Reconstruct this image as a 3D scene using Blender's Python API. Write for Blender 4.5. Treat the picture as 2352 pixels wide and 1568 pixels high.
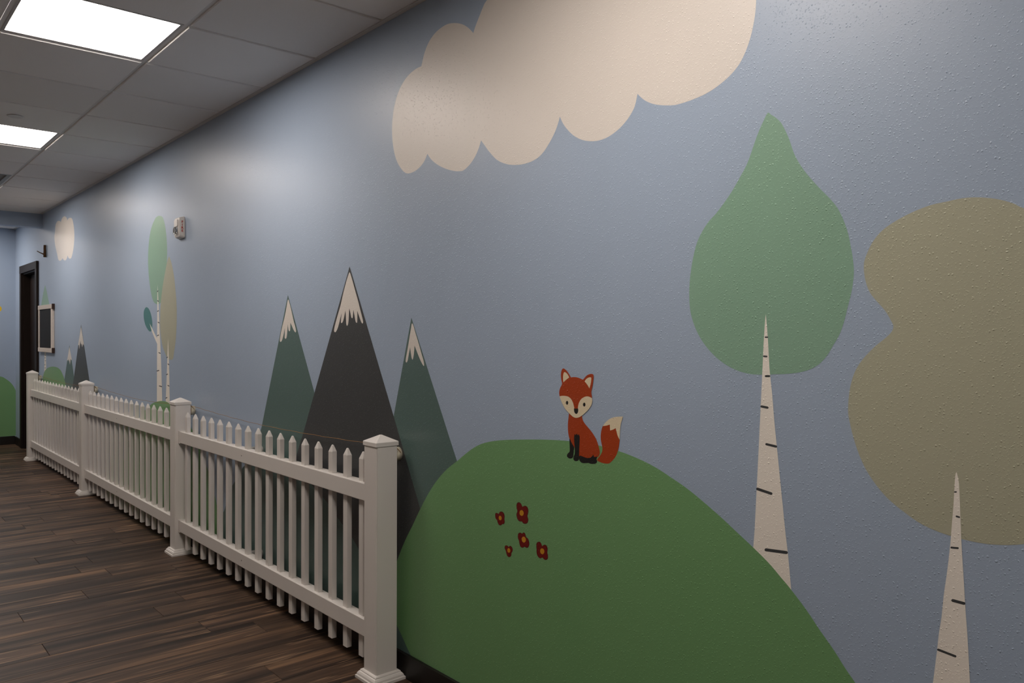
import bpy, bmesh, math, random
from mathutils import Vector, Matrix, geometry

for o in list(bpy.data.objects):
    bpy.data.objects.remove(o)
scene = bpy.context.scene
COL = scene.collection
random.seed(7)

# ------------------------------------------------------------------ camera
FPX, YAW, PITCH, ROLL = 1811.77, 0.8576, -0.0081, 0.0032
CAM = Vector((0.0, -1.7954, 1.41))
fwd = Vector((-math.sin(YAW) * math.cos(PITCH), math.cos(YAW) * math.cos(PITCH), math.sin(PITCH)))
rt0 = Vector((math.cos(YAW), math.sin(YAW), 0.0))
up0 = rt0.cross(fwd)
RT = rt0 * math.cos(ROLL) + up0 * math.sin(ROLL)
UP = up0 * math.cos(ROLL) - rt0 * math.sin(ROLL)
cam_data = bpy.data.cameras.new('camera')
cam_data.sensor_fit = 'HORIZONTAL'
cam_data.sensor_width = 36.0
cam_data.lens = FPX / 2352.0 * 36.0
cam_data.clip_start = 0.02
cam = bpy.data.objects.new('camera', cam_data)
COL.objects.link(cam)
M = Matrix((RT, UP, -fwd)).transposed().to_4x4()
M.translation = CAM
cam.matrix_world = M
scene.camera = cam

# ------------------------------------------------------------------ world, exposure
world = bpy.data.worlds.new('world')
scene.world = world
world.use_nodes = True
world.node_tree.nodes['Background'].inputs[0].default_value = (0, 0, 0, 1)
world.node_tree.nodes['Background'].inputs[1].default_value = 0.0
vs = scene.view_settings
vs.view_transform = 'Standard'
vs.look = 'None'
vs.gamma = 1.0
vs.exposure = 0.0
vs.use_curve_mapping = False
LIGHT_STRENGTH = 22.5
LIGHT_COLOR = (1.0, 0.90, 0.82, 1)

# ------------------------------------------------------------------ main measures (metres)
H = 2.739            # face of the ceiling tiles
TILE = 0.6096
GX0 = -2.898         # a cross tee of the ceiling grid
GY = -0.0131         # wall side edge of the first tile row
XB = -11.76          # back wall
XE = 3.8             # end wall behind the camera
YL = -3.06           # opposite wall
BEAM_X, BEAM_D, BEAM_Z = -10.07, 0.13, 2.59
DOOR_X0, DOOR_X1, DOOR_Z = -11.25, -10.37, 2.15


def px_ray(u, v):
    return (RT * ((u - 1176.0) / FPX) + UP * (-(v - 784.0) / FPX) + fwd)


def px_on(u, v, axis, val):
    """photo pixel -> point on an axis-aligned plane of the room"""
    d = px_ray(u, v)
    t = (val - CAM[axis]) / d[axis]
    return CAM + d * t


# ------------------------------------------------------------------ materials
def new_mat(name):
    m = bpy.data.materials.new(name)
    m.use_nodes = True
    nt = m.node_tree
    return m, nt, nt.nodes, nt.links, nt.nodes['Principled BSDF']


def plain(name, col, rough=0.5, spec=0.4, metal=0.0, var=0.06, scale=14.0, bump=0.0, bscale=80.0):
    m, nt, N, L, B = new_mat(name)
    geo = N.new('ShaderNodeNewGeometry')
    no = N.new('ShaderNodeTexNoise')
    no.inputs['Scale'].default_value = scale
    no.inputs['Detail'].default_value = 4
    L.new(geo.outputs['Position'], no.inputs['Vector'])
    mx = N.new('ShaderNodeMix')
    mx.data_type = 'RGBA'
    mx.inputs[6].default_value = (*[c * (1 - var) for c in col], 1)
    mx.inputs[7].default_value = (*[min(1, c * (1 + var)) for c in col], 1)
    L.new(no.outputs['Fac'], mx.inputs[0])
    L.new(mx.outputs[2], B.inputs['Base Color'])
    B.inputs['Roughness'].default_value = rough
    B.inputs['Specular IOR Level'].default_value = spec
    B.inputs['Metallic'].default_value = metal
    if bump:
        n2 = N.new('ShaderNodeTexNoise')
        n2.inputs['Scale'].default_value = bscale
        L.new(geo.outputs['Position'], n2.inputs['Vector'])
        bp = N.new('ShaderNodeBump')
        bp.inputs['Strength'].default_value = bump
        bp.inputs['Distance'].default_value = 0.001
        L.new(n2.outputs['Fac'], bp.inputs['Height'])
        L.new(bp.outputs['Normal'], B.inputs['Normal'])
    return m


def paint(name, col, rough=0.40, spec=0.6):
    """satin wall paint over a sprayed orange-peel / splatter texture (relief shared by all colours)"""
    m, nt, N, L, B = new_mat(name)
    geo = N.new('ShaderNodeNewGeometry')
    # broad roller variation
    no = N.new('ShaderNodeTexNoise')
    no.inputs['Scale'].default_value = 2.2
    no.inputs['Detail'].default_value = 3
    L.new(geo.outputs['Position'], no.inputs['Vector'])
    mx = N.new('ShaderNodeMix')
    mx.data_type = 'RGBA'
    mx.inputs[6].default_value = (*[c * 0.97 for c in col], 1)
    mx.inputs[7].default_value = (*[min(1, c * 1.03) for c in col], 1)
    L.new(no.outputs['Fac'], mx.inputs[0])
    L.new(mx.outputs[2], B.inputs['Base Color'])
    B.inputs['Roughness'].default_value = rough
    B.inputs['Specular IOR Level'].default_value = spec
    # fine orange peel
    n1 = N.new('ShaderNodeTexNoise')
    n1.inputs['Scale'].default_value = 170
    n1.inputs['Detail'].default_value = 2
    L.new(geo.outputs['Position'], n1.inputs['Vector'])
    # warp for splatter blobs
    nw = N.new('ShaderNodeTexNoise')
    nw.inputs['Scale'].default_value = 120
    L.new(geo.outputs['Position'], nw.inputs['Vector'])
    ad = N.new('ShaderNodeVectorMath')
    ad.operation = 'MULTIPLY_ADD'
    ad.inputs[1].default_value = (0.006, 0.006, 0.006)
    L.new(nw.outputs['Color'], ad.inputs[0])
    L.new(geo.outputs['Position'], ad.inputs[2])
    prev = None
    for sc, rad, thr, hgt in ((128, 0.36, 0.34, 0.8), (235, 0.38, 0.35, 0.45)):
        vo = N.new('ShaderNodeTexVoronoi')
        vo.inputs['Scale'].default_value = sc
        L.new(ad.outputs[0], vo.inputs['Vector'])
        # blob profile
        mr = N.new('ShaderNodeMapRange')
        mr.interpolation_type = 'SMOOTHSTEP'
        mr.inputs['From Min'].default_value = rad
        mr.inputs['From Max'].default_value = 0.04
        mr.inputs['To Min'].default_value = 0.0
        mr.inputs['To Max'].default_value = hgt
        L.new(vo.outputs['Distance'], mr.inputs['Value'])
        # only some cells carry a blob, of random height
        sp = N.new('ShaderNodeSeparateColor')
        L.new(vo.outputs['Color'], sp.inputs[0])
        m2 = N.new('ShaderNodeMapRange')
        m2.inputs['From Min'].default_value = thr
        m2.inputs['From Max'].default_value = 1.0
        L.new(sp.outputs[0], m2.inputs['Value'])
        mu = N.new('ShaderNodeMath')
        mu.operation = 'MULTIPLY'
        L.new(mr.outputs[0], mu.inputs[0])
        L.new(m2.outputs[0], mu.inputs[1])
        if prev is None:
            prev = mu
        else:
            a = N.new('ShaderNodeMath')
            a.operation = 'ADD'
            L.new(prev.outputs[0], a.inputs[0])
            L.new(mu.outputs[0], a.inputs[1])
            prev = a
    fin = N.new('ShaderNodeMath')
    fin.operation = 'MULTIPLY_ADD'
    fin.inputs[1].default_value = 0.16
    L.new(n1.outputs['Fac'], fin.inputs[0])
    L.new(prev.outputs[0], fin.inputs[2])
    bp = N.new('ShaderNodeBump')
    bp.inputs['Strength'].default_value = 0.75
    bp.inputs['Distance'].default_value = 0.0015
    L.new(fin.outputs[0], bp.inputs['Height'])
    L.new(bp.outputs['Normal'], B.inputs['Normal'])
    return m


def wood_floor():
    m, nt, N, L, B = new_mat('dark_wood_plank')
    geo = N.new('ShaderNodeNewGeometry')
    oi = N.new('ShaderNodeObjectInfo')
    # shift grain per plank
    comb = N.new('ShaderNodeCombineXYZ')
    k = N.new('ShaderNodeMath'); k.operation = 'MULTIPLY'; k.inputs[1].default_value = 37.0
    L.new(oi.outputs['Random'], k.inputs[0])
    L.new(k.outputs[0], comb.inputs[2])
    ad = N.new('ShaderNodeVectorMath'); ad.operation = 'ADD'
    L.new(geo.outputs['Position'], ad.inputs[0])
    L.new(comb.outputs[0], ad.inputs[1])
    sc = N.new('ShaderNodeVectorMath'); sc.operation = 'MULTIPLY'
    sc.inputs[1].default_value = (17.0, 0.6, 1.0)
    L.new(ad.outputs[0], sc.inputs[0])
    n1 = N.new('ShaderNodeTexNoise'); n1.inputs['Scale'].default_value = 1.0
    n1.inputs['Detail'].default_value = 3; n1.inputs['Roughness'].default_value = 0.55
    L.new(sc.outputs[0], n1.inputs['Vector'])
    sc2 = N.new('ShaderNodeVectorMath'); sc2.operation = 'MULTIPLY'
    sc2.inputs[1].default_value = (120.0, 3.5, 1.0)
    L.new(ad.outputs[0], sc2.inputs[0])
    n2 = N.new('ShaderNodeTexNoise'); n2.inputs['Scale'].default_value = 1.0
    n2.inputs['Detail'].default_value = 4
    L.new(sc2.outputs[0], n2.inputs['Vector'])
    mixn = N.new('ShaderNodeMix'); mixn.data_type = 'FLOAT'; mixn.inputs[0].default_value = 0.2
    L.new(n1.outputs['Fac'], mixn.inputs[2]); L.new(n2.outputs['Fac'], mixn.inputs[3])
    cr = N.new('ShaderNodeValToRGB')
    e = cr.color_ramp.elements
    e[0].position = 0.34; e[0].color = (0.022, 0.0135, 0.0095, 1)
    e[1].position = 0.70; e[1].color = (0.34, 0.195, 0.108, 1)
    a = cr.color_ramp.elements.new(0.47); a.color = (0.056, 0.034, 0.0235, 1)
    a = cr.color_ramp.elements.new(0.58); a.color = (0.115, 0.068, 0.043, 1)
    L.new(mixn.outputs[0], cr.inputs[0])
    # thin tan streaks that follow the grain
    sb = N.new('ShaderNodeMath'); sb.operation = 'SUBTRACT'; sb.inputs[1].default_value = 0.5
    L.new(n1.outputs['Fac'], sb.inputs[0])
    ab = N.new('ShaderNodeMath'); ab.operation = 'ABSOLUTE'
    L.new(sb.outputs[0], ab.inputs[0])
    st = N.new('ShaderNodeMapRange'); st.interpolation_type = 'SMOOTHSTEP'
    st.inputs['From Min'].default_value = 0.022; st.inputs['From Max'].default_value = 0.0
    st.inputs['To Min'].default_value = 0.0; st.inputs['To Max'].default_value = 0.75
    L.new(ab.outputs[0], st.inputs['Value'])
    mk = N.new('ShaderNodeTexNoise'); mk.inputs['Scale'].default_value = 2.2
    L.new(ad.outputs[0], mk.inputs['Vector'])
    mkr = N.new('ShaderNodeMapRange'); mkr.inputs['From Min'].default_value = 0.42; mkr.inputs['From Max'].default_value = 0.62
    L.new(mk.outputs['Fac'], mkr.inputs['Value'])
    sm = N.new('ShaderNodeMath'); sm.operation = 'MULTIPLY'
    L.new(st.outputs[0], sm.inputs[0]); L.new(mkr.outputs[0], sm.inputs[1])
    mxs = N.new('ShaderNodeMix'); mxs.data_type = 'RGBA'
    mxs.inputs[7].default_value = (0.40, 0.25, 0.15, 1)
    L.new(sm.outputs[0], mxs.inputs[0]); L.new(cr.outputs[0], mxs.inputs[6])
    # plank to plank tone
    mr = N.new('ShaderNodeMapRange'); mr.inputs['To Min'].default_value = 0.60; mr.inputs['To Max'].default_value = 1.0
    L.new(oi.outputs['Random'], mr.inputs['Value'])
    vm = N.new('ShaderNodeVectorMath'); vm.operation = 'SCALE'
    L.new(mxs.outputs[2], vm.inputs[0]); L.new(mr.outputs[0], vm.inputs['Scale'])
    L.new(vm.outputs[0], B.inputs['Base Color'])
    B.inputs['Roughness'].default_value = 0.5
    B.inputs['Specular IOR Level'].default_value = 0.2
    bp = N.new('ShaderNodeBump'); bp.inputs['Strength'].default_value = 0.25; bp.inputs['Distance'].default_value = 0.0008
    L.new(n2.outputs['Fac'], bp.inputs['Height']); L.new(bp.outputs['Normal'], B.inputs['Normal'])
    return m


def tile_mat():
    m, nt, N, L, B = new_mat('mineral_fibre_tile')
    geo = N.new('ShaderNodeNewGeometry')
    n = N.new('ShaderNodeTexNoise'); n.inputs['Scale'].default_value = 240; n.inputs['Detail'].default_value = 5
    L.new(geo.outputs['Position'], n.inputs['Vector'])
    oi = N.new('ShaderNodeObjectInfo')
    mr = N.new('ShaderNodeMapRange'); mr.inputs['To Min'].default_value = 0.95; mr.inputs['To Max'].default_value = 1.03
    L.new(oi.outputs['Random'], mr.inputs['Value'])
    vm = N.new('ShaderNodeVectorMath'); vm.operation = 'SCALE'
    vm.inputs[0].default_value = (0.91, 0.895, 0.88)
    L.new(mr.outputs[0], vm.inputs['Scale'])
    L.new(vm.outputs[0], B.inputs['Base Color'])
    B.inputs['Roughness'].default_value = 0.9
    B.inputs['Specular IOR Level'].default_value = 0.15
    bp = N.new('ShaderNodeBump'); bp.inputs['Strength'].default_value = 0.5; bp.inputs['Distance'].default_value = 0.001
    L.new(n.outputs['Fac'], bp.inputs['Height']); L.new(bp.outputs['Normal'], B.inputs['Normal'])
    return m


def glow(name, col, strength):
    m, nt, N, L, B = new_mat(name)
    em = N.new('ShaderNodeEmission')
    em.inputs[0].default_value = col
    em.inputs[1].default_value = strength
    L.new(em.outputs[0], nt.nodes['Material Output'].inputs['Surface'])
    return m


BLUE = paint('paint_sky_blue', (0.352, 0.438, 0.566))
TAN = paint('paint_tan', (0.46, 0.41, 0.36))
CLOUD = paint('paint_cream_white', (0.74, 0.69, 0.635))
TRUNK = paint('paint_birch_white', (0.87, 0.82, 0.745))
LEAFG = paint('paint_sage_green', (0.238, 0.405, 0.295))
OLIVE = paint('paint_olive', (0.42, 0.42, 0.31))
HILLG = paint('paint_hill_green', (0.165, 0.345, 0.145))
TEAL = paint('paint_deep_teal', (0.085, 0.145, 0.135))
TEALB = paint('paint_bright_teal', (0.055, 0.195, 0.195))
CHAR = paint('paint_charcoal', (0.046, 0.050, 0.053))
FOXO = paint('paint_fox_rust', (0.355, 0.040, 0.0015))
FOXW = paint('paint_fox_cream', (0.74, 0.64, 0.45))
BLACK = paint('paint_black', (0.005, 0.0045, 0.0045))
RED = paint('paint_dark_red', (0.15, 0.002, 0.001))
REDD = paint('paint_red_outline', (0.05, 0.006, 0.004))
AMBER = paint('paint_amber', (0.55, 0.26, 0.012))
YELL = paint('paint_yellow', (0.75, 0.50, 0.02))
VINYL = plain('white_vinyl', (0.72, 0.685, 0.65), rough=0.38, spec=0.45, var=0.015)
CREAM = plain('cream_dowel', (0.70, 0.64, 0.50), rough=0.5, var=0.05)
JUTE = plain('jute_twine', (0.30, 0.17, 0.075), rough=0.9, spec=0.1, var=0.35, scale=300)
DARKW = plain('espresso_wood', (0.014, 0.008, 0.006), rough=0.55, spec=0.2, var=0.25, scale=20)
BASEB = plain('black_baseboard', (0.012, 0.010, 0.009), rough=0.45, spec=0.3, var=0.2)
BARK = plain('twig_bark', (0.075, 0.040, 0.020), rough=0.85, spec=0.15, var=0.4, scale=90, bump=0.6, bscale=160)
TILEM = tile_mat()
TEE = plain('white_grid_steel', (0.74, 0.73, 0.72), rough=0.5, var=0.02)
FRAMEM = plain('light_frame_white', (0.55, 0.54, 0.53), rough=0.45, var=0.02)
LEDM = glow('lit_led_diffuser', LIGHT_COLOR, LIGHT_STRENGTH)
FLOORM = wood_floor()
WHITEP = plain('white_plastic', (0.72, 0.69, 0.66), rough=0.35, var=0.02)
CHROME = plain('strobe_reflector', (0.75, 0.75, 0.75), rough=0.12, metal=1.0, var=0.02)
LENS, _nt, _N, _L, _B = new_mat('clear_strobe_lens')
_B.inputs['Transmission Weight'].default_value = 1.0
_B.inputs['Roughness'].default_value = 0.06
_B.inputs['Base Color'].default_value = (0.93, 0.94, 0.94, 1)
REDP = plain('red_print', (0.42, 0.035, 0.03), rough=0.5)
SLATE = plain('chalkboard_slate', (0.010, 0.010, 0.011), rough=0.7, spec=0.2, var=0.3, scale=12)
WASHW = plain('whitewashed_wood', (0.62, 0.56, 0.51), rough=0.7, var=0.12, scale=40)
WALNUT = plain('dark_walnut', (0.035, 0.015, 0.010), rough=0.6, var=0.2)
GRILLE = plain('grille_grey', (0.34, 0.36, 0.37), rough=0.5)
SCREW = plain('dark_screw', (0.05, 0.04, 0.035), rough=0.5)


# ------------------------------------------------------------------ mesh helpers
def link(name, me, mat, parent=None):
    o = bpy.data.objects.new(name, me)
    COL.objects.link(o)
    if mat is not None and len(me.materials) == 0:
        me.materials.append(mat)
    o.parent = parent
    return o


def empty(name, loc=(0, 0, 0)):
    o = bpy.data.objects.new(name, None)
    o.empty_display_size = 0.1
    o.location = loc
    COL.objects.link(o)
    return o


def tag(o, label=None, cat=None, group=None, kind=None):
    if label: o['label'] = label
    if cat: o['category'] = cat
    if group: o['group'] = group
    if kind: o['kind'] = kind
    return o


def add_box(bm, lo, hi, bevel=0.0):
    vs_ = [bm.verts.new((x, y, z)) for z in (lo[2], hi[2]) for y in (lo[1], hi[1]) for x in (lo[0], hi[0])]
    fs = []
    for idx in ((0, 2, 3, 1), (4, 5, 7, 6), (0, 1, 5, 4), (2, 6, 7, 3), (0, 4, 6, 2), (1, 3, 7, 5)):
        fs.append(bm.faces.new([vs_[i] for i in idx]))
    if bevel > 0:
        eds = list({e for f in fs for e in f.edges})
        bmesh.ops.bevel(bm, geom=eds, offset=bevel, segments=2, affect='EDGES', profile=0.5)


def mesh_of(bm, name, smooth=False):
    bmesh.ops.recalc_face_normals(bm, faces=bm.faces[:])
    me = bpy.data.meshes.new(name)
    bm.to_mesh(me)
    bm.free()
    if smooth:
        for p in me.polygons:
            p.use_smooth = True
    return me


def box(name, lo, hi, mat, parent=None, bevel=0.0):
    bm = bmesh.new()
    add_box(bm, lo, hi, bevel)
    return link(name, mesh_of(bm, name), mat, parent)


def boxes(name, lst, mat, parent=None, bevel=0.0):
    bm = bmesh.new()
    for lo, hi in lst:
        add_box(bm, lo, hi, bevel)
    return link(name, mesh_of(bm, name), mat, parent)


def tube_mesh(name, pts, radii, seg=10):
    """swept tube through pts"""
    bm = bmesh.new()
    pts = [Vector(p) for p in pts]
    if not isinstance(radii, (list, tuple)):
        radii = [radii] * len(pts)
    rings = []
    ref = Vector((0.3, 0.2, 0.93)).normalized()
    for i, p in enumerate(pts):
        d = (pts[min(i + 1, len(pts) - 1)] - pts[max(i - 1, 0)]).normalized()
        a = d.cross(ref)
        if a.length < 1e-3:
            a = d.cross(Vector((1, 0, 0)))
        a.normalize()
        b = d.cross(a)
        rings.append([bm.verts.new(p + (a * math.cos(t) + b * math.sin(t)) * radii[i])
                      for t in [2 * math.pi * k / seg for k in range(seg)]])
    for r0, r1 in zip(rings, rings[1:]):
        for k in range(seg):
            bm.faces.new((r0[k], r0[(k + 1) % seg], r1[(k + 1) % seg], r1[k]))
    bm.faces.new(rings[0][::-1])
    bm.faces.new(rings[-1])
    me = mesh_of(bm, name, True)
    return me


def rings_mesh(name, rings, smooth=False):
    """loft of equal-length rings, capped"""
    bm = bmesh.new()
    rv = [[bm.verts.new(p) for p in r] for r in rings]
    n = len(rv[0])
    for a, b in zip(rv, rv[1:]):
        for k in range(n):
            bm.faces.new((a[k], a[(k + 1) % n], b[(k + 1) % n], b[k]))
    bm.faces.new(rv[0][::-1])
    bm.faces.new(rv[-1])
    return mesh_of(bm, name, smooth)


def sq(cx, cy, h, z):
    return [(cx - h, cy - h, z), (cx + h, cy - h, z), (cx + h, cy + h, z), (cx - h, cy + h, z)]


# ================================================================== THE SHELL
# right wall (mural wall) with a door opening, face at y = 0
WT = 0.14
wall_right = boxes('wall_right', [((DOOR_X1, 0, 0), (XE, WT, H + 0.25)),
                                  ((XB - 0.1, 0, 0), (DOOR_X0, WT, H + 0.25)),
                                  ((DOOR_X0, 0, DOOR_Z), (DOOR_X1, WT, H + 0.25))], BLUE)
tag(wall_right, 'long sky blue textured wall with a painted mural', kind='structure')
wall_back = box('wall_back', (XB - 0.12, YL, 0), (XB, 0, H + 0.25), BLUE)
tag(wall_back, 'sky blue end wall with a painted green hill', kind='structure')
wall_left = box('wall_left', (XB - 0.12, YL - 0.12, 0), (XE, YL, H + 0.25), TAN)
tag(wall_left, 'plain tan wall opposite the mural', kind='structure')
wall_front = box('wall_front', (XE, YL - 0.12, 0), (XE + 0.12, WT, H + 0.25), BLUE)
tag(wall_front, 'plain sky blue wall closing the hallway', kind='structure')
trim_1 = box('trim_1', (BEAM_X - BEAM_D, YL, BEAM_Z), (BEAM_X, 0, H + 0.05), BLUE)
tag(trim_1, 'sky blue header beam crossing the hallway ceiling', kind='structure')

# baseboards
bb = boxes('baseboard_right', [((-10.29, -0.013, 0), (XE, 0, 0.098)), ((XB, -0.013, 0), (-11.33, 0, 0.098))], BASEB)
tag(bb, 'black baseboard along the mural wall', kind='structure')
b2 = box('baseboard_back', (XB, YL, 0), (XB + 0.013, -0.013, 0.105), BASEB)
tag(b2, 'black baseboard under the end wall', kind='structure')
b3 = box('baseboard_left', (XB, YL, 0), (XE, YL + 0.013, 0.098), BASEB)
tag(b3, 'black baseboard along the opposite wall', kind='structure')

# floor: subfloor + planks running away from the wall
floor = box('floor', (XB - 0.12, YL - 0.12, -0.06), (XE + 0.12, WT, -0.0045), FLOORM)
tag(floor, 'dark brown wood plank floor', kind='structure')
PW, PL_ = 0.178, 1.22
x = XB
row = 0
while x < 0.3:
    y1 = 0.0
    off = random.uniform(0.2, PL_)
    first = True
    while y1 > -2.6:
        ln = off if first else PL_
        first = False
        y0 = max(y1 - ln, YL)
        bm = bmesh.new()
        g = 0.0006
        h = random.uniform(0, 0.0003)
        lo = (x + g, y0 + g, -0.0045)
        hi = (x + PW - g, y1 - g, 0.0 - h)
        b_ = 0.0012
        vb = [bm.verts.new(p) for p in ((lo[0], lo[1], lo[2]), (hi[0], lo[1], lo[2]), (hi[0], hi[1], lo[2]), (lo[0], hi[1], lo[2]))]
        vm_ = [bm.verts.new(p) for p in ((lo[0], lo[1], hi[2] - b_), (hi[0], lo[1], hi[2] - b_), (hi[0], hi[1], hi[2] - b_), (lo[0], hi[1], hi[2] - b_))]
        vt = [bm.verts.new(p) for p in ((lo[0] + b_, lo[1] + b_, hi[2]), (hi[0] - b_, lo[1] + b_, hi[2]), (hi[0] - b_, hi[1] - b_, hi[2]), (lo[0] + b_, hi[1] - b_, hi[2]))]
        for a, b in ((vb, vm_), (vm_, vt)):
            for k in range(4):
                bm.faces.new((a[k], a[(k + 1) % 4], b[(k + 1) % 4], b[k]))
        bm.faces.new(vt)
        link('plank', mesh_of(bm, 'plank'), FLOORM, floor)
        y1 = y0
        if y0 <= YL:
            break
    x += PW
    row += 1

# ceiling: slab, grid of tees, tegular tiles
ceiling = box('ceiling', (XB - 0.12, YL - 0.12, H + 0.06), (XE + 0.12, WT, H + 0.2), TEE)
tag(ceiling, 'suspended ceiling of square off-white tiles in a steel grid', kind='structure')
TW = 0.024
Z_T = H + 0.0085                      # underside of the tees
cols = range(-11, 15)                 # tee index i at x = GX0 - i*TILE
ys = [GY - TILE * k for k in range(0, 6)]


def cell_x(i):                        # cell between tee i and tee i+1
    return GX0 - TILE * (i + 1), GX0 - TILE * i


LIGHT_CELLS = [-7, -3, 1, 5, 9, 13]   # the row of panels; only 1 and 5 lie inside the picture
VENT_CELLS = [8]
for i in cols:
    xx = GX0 - TILE * i
    if not (XB < xx < XE):
        continue
    box('cross_tee', (xx - TW / 2, YL, Z_T), (xx + TW / 2, -0.022, Z_T + 0.03), TEE, ceiling)
for yy in ys[1:5]:
    box('main_tee', (XB, yy - TW / 2, Z_T - 0.0004), (XE, yy + TW / 2, Z_T + 0.035), TEE, ceiling)
box('wall_angle', (XB, -0.022, H - 0.001), (XE, 0.0, H + 0.02), TEE, ceiling)
box('wall_angle', (XB, YL, H - 0.001), (XE, YL + 0.022, H + 0.02), TEE, ceiling)
tile_cache = {}
for i in range(-11, 15):
    x0, x1 = cell_x(i)
    x0, x1 = max(x0, XB), min(x1, XE)
    if x1 - x0 < 0.1:
        continue
    for k in range(5):
        if k == 1 and (i in LIGHT_CELLS or i in VENT_CELLS):
            continue
        ya, yb = ys[k + 1], ys[k]
        yb = min(yb, -0.012)
        if i in (11,):                 # beam passes through this cell
            pass
        g = TW / 2 - 0.0015
        dx, dy = x1 - x0 - 2 * g, yb - ya - 2 * g
        key = (round(dx, 3), round(dy, 3))
        if key not in tile_cache:
            bm = bmesh.new()
            hx, hy, e = dx / 2, dy / 2, 0.003
            R0 = [(-hx, -hy, 0.02), (hx, -hy, 0.02), (hx, hy, 0.02), (-hx, hy, 0.02)]
            R1 = [(-hx, -hy, e), (hx, -hy, e), (hx, hy, e), (-hx, hy, e)]
            R2 = [(-hx + e, -hy + e, 0), (hx - e, -hy + e, 0), (hx - e, hy - e, 0), (-hx + e, hy - e, 0)]
            rv = [[bm.verts.new(p) for p in r] for r in (R0, R1, R2)]
            for a, b in zip(rv, rv[1:]):
                for q in range(4):
                    bm.faces.new((a[q], a[(q + 1) % 4], b[(q + 1) % 4], b[q]))
            bm.faces.new(rv[2][::-1])
            tile_cache[key] = mesh_of(bm, 'ceiling_tile')
        t = link('ceiling_tile', tile_cache[key], TILEM, ceiling)
        t.location = ((x0 + x1) / 2, (ya + yb) / 2, H)

# door in the mural wall
door = empty('door_1', ((DOOR_X0 + DOOR_X1) / 2, 0.05, 0))
tag(door, 'dark espresso wooden door and casing near the end wall', kind='structure')
bpy.context.view_layer.update()


def kid(o, parent):
    """parent without moving (parent is unrotated and unscaled)"""
    o.parent = parent
    o.location = Vector(o.location) - Vector(parent.location)
    return o


cw = 0.085
kid(box('casing_leg', (DOOR_X1 - 0.006, -0.024, 0), (DOOR_X1 + cw, 0, DOOR_Z), DARKW, None, 0.003), door)
kid(box('casing_leg', (DOOR_X0 - cw, -0.024, 0), (DOOR_X0 + 0.006, 0, DOOR_Z), DARKW, None, 0.003), door)
kid(box('casing_head', (DOOR_X0 - cw, -0.026, DOOR_Z - 0.006), (DOOR_X1 + cw, 0, DOOR_Z + cw), DARKW, None, 0.003), door)
kid(boxes('jamb', [((DOOR_X0, 0, 0), (DOOR_X0 + 0.02, WT, DOOR_Z)), ((DOOR_X1 - 0.02, 0, 0), (DOOR_X1, WT, DOOR_Z)),
                   ((DOOR_X0, 0, DOOR_Z - 0.02), (DOOR_X1, WT, DOOR_Z))], DARKW, None), door)
kid(box('door_leaf', (DOOR_X0 + 0.021, 0.075, 0.006), (DOOR_X1 - 0.021, 0.118, DOOR_Z - 0.022), DARKW, None, 0.002), door)

# ================================================================== CEILING FITTINGS
for n, i in enumerate(LIGHT_CELLS):
    x0, x1 = cell_x(i)
    ya, yb = ys[2], ys[1]
    if x0 < XB or x1 > XE:
        x0, x1 = max(x0, XB), min(x1, XE)
        if x1 - x0 < 0.5:
            continue
    root = empty('ceiling_light' if i in (1, 5) else 'ceiling_light_offscreen', ((x0 + x1) / 2, (ya + yb) / 2, H))
    lab = {1: 'lit square ceiling light panel between the big cloud and the sprinkler cover',
           5: 'lit square ceiling light panel just past the round sprinkler cover',
           9: 'lit square ceiling light panel just past the air grille',
           13: 'lit square ceiling light panel beyond the header beam',
           -3: 'lit square ceiling light panel beside the big painted cloud and the sage tree',
           -7: 'lit square ceiling light panel past the olive painted tree'}[i]
    tag(root, lab, 'ceiling light', 'square ceiling lights in a row')
    g = TW / 2
    fw = 0.012
    fx0, fx1, fy0, fy1 = x0 + g - 0.002, x1 - g + 0.002, ya + g - 0.002, yb - g + 0.002
    kid(boxes('frame', [((fx0, fy0, H + 0.006), (fx1, fy0 + fw, H + 0.03)), ((fx0, fy1 - fw, H + 0.006), (fx1, fy1, H + 0.03)),
                        ((fx0, fy0 + fw, H + 0.006), (fx0 + fw, fy1 - fw, H + 0.03)), ((fx1 - fw, fy0 + fw, H + 0.006), (fx1, fy1 - fw, H + 0.03))],
              FRAMEM, None), root)
    kid(box('diffuser', (fx0 + fw, fy0 + fw, H + 0.020), (fx1 - fw, fy1 - fw, H + 0.025), LEDM, None), root)

# air grille
x0, x1 = cell_x(8)
ya, yb = ys[2], ys[1]
vent = empty('air_grille', ((x0 + x1) / 2, (ya + yb) / 2, H))
tag(vent, 'dark louvred air grille set in the ceiling grid', 'vent')
g = TW / 2 - 0.002
fx0, fx1, fy0, fy1 = x0 + g, x1 - g, ya + g, yb - g
fw = 0.03
kid(boxes('frame', [((fx0, fy0, H + 0.002), (fx1, fy0 + fw, H + 0.02)), ((fx0, fy1 - fw, H + 0.002), (fx1, fy1, H + 0.02)),
                    ((fx0, fy0 + fw, H + 0.002), (fx0 + fw, fy1 - fw, H + 0.02)), ((fx1 - fw, fy0 + fw, H + 0.002), (fx1, fy1 - fw, H + 0.02))], GRILLE), vent)
kid(box('duct', (fx0 + fw, fy0 + fw, H + 0.04), (fx1 - fw, fy1 - fw, H + 0.05), GRILLE), vent)
nsl = 18
for k in range(nsl):
    sx = fx0 + fw + (k + 0.5) * (fx1 - fx0 - 2 * fw) / nsl
    bm = bmesh.new()
    add_box(bm, (-0.001, fy0 + fw - 0.004, -0.014), (0.001, fy1 - fw + 0.004, 0.014))
    s = link('slat', mesh_of(bm, 'slat'), GRILLE)
    s.location = (sx, 0, H + 0.022)
    s.rotation_euler = (0, math.radians(42), 0)
    kid(s, vent)

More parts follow.
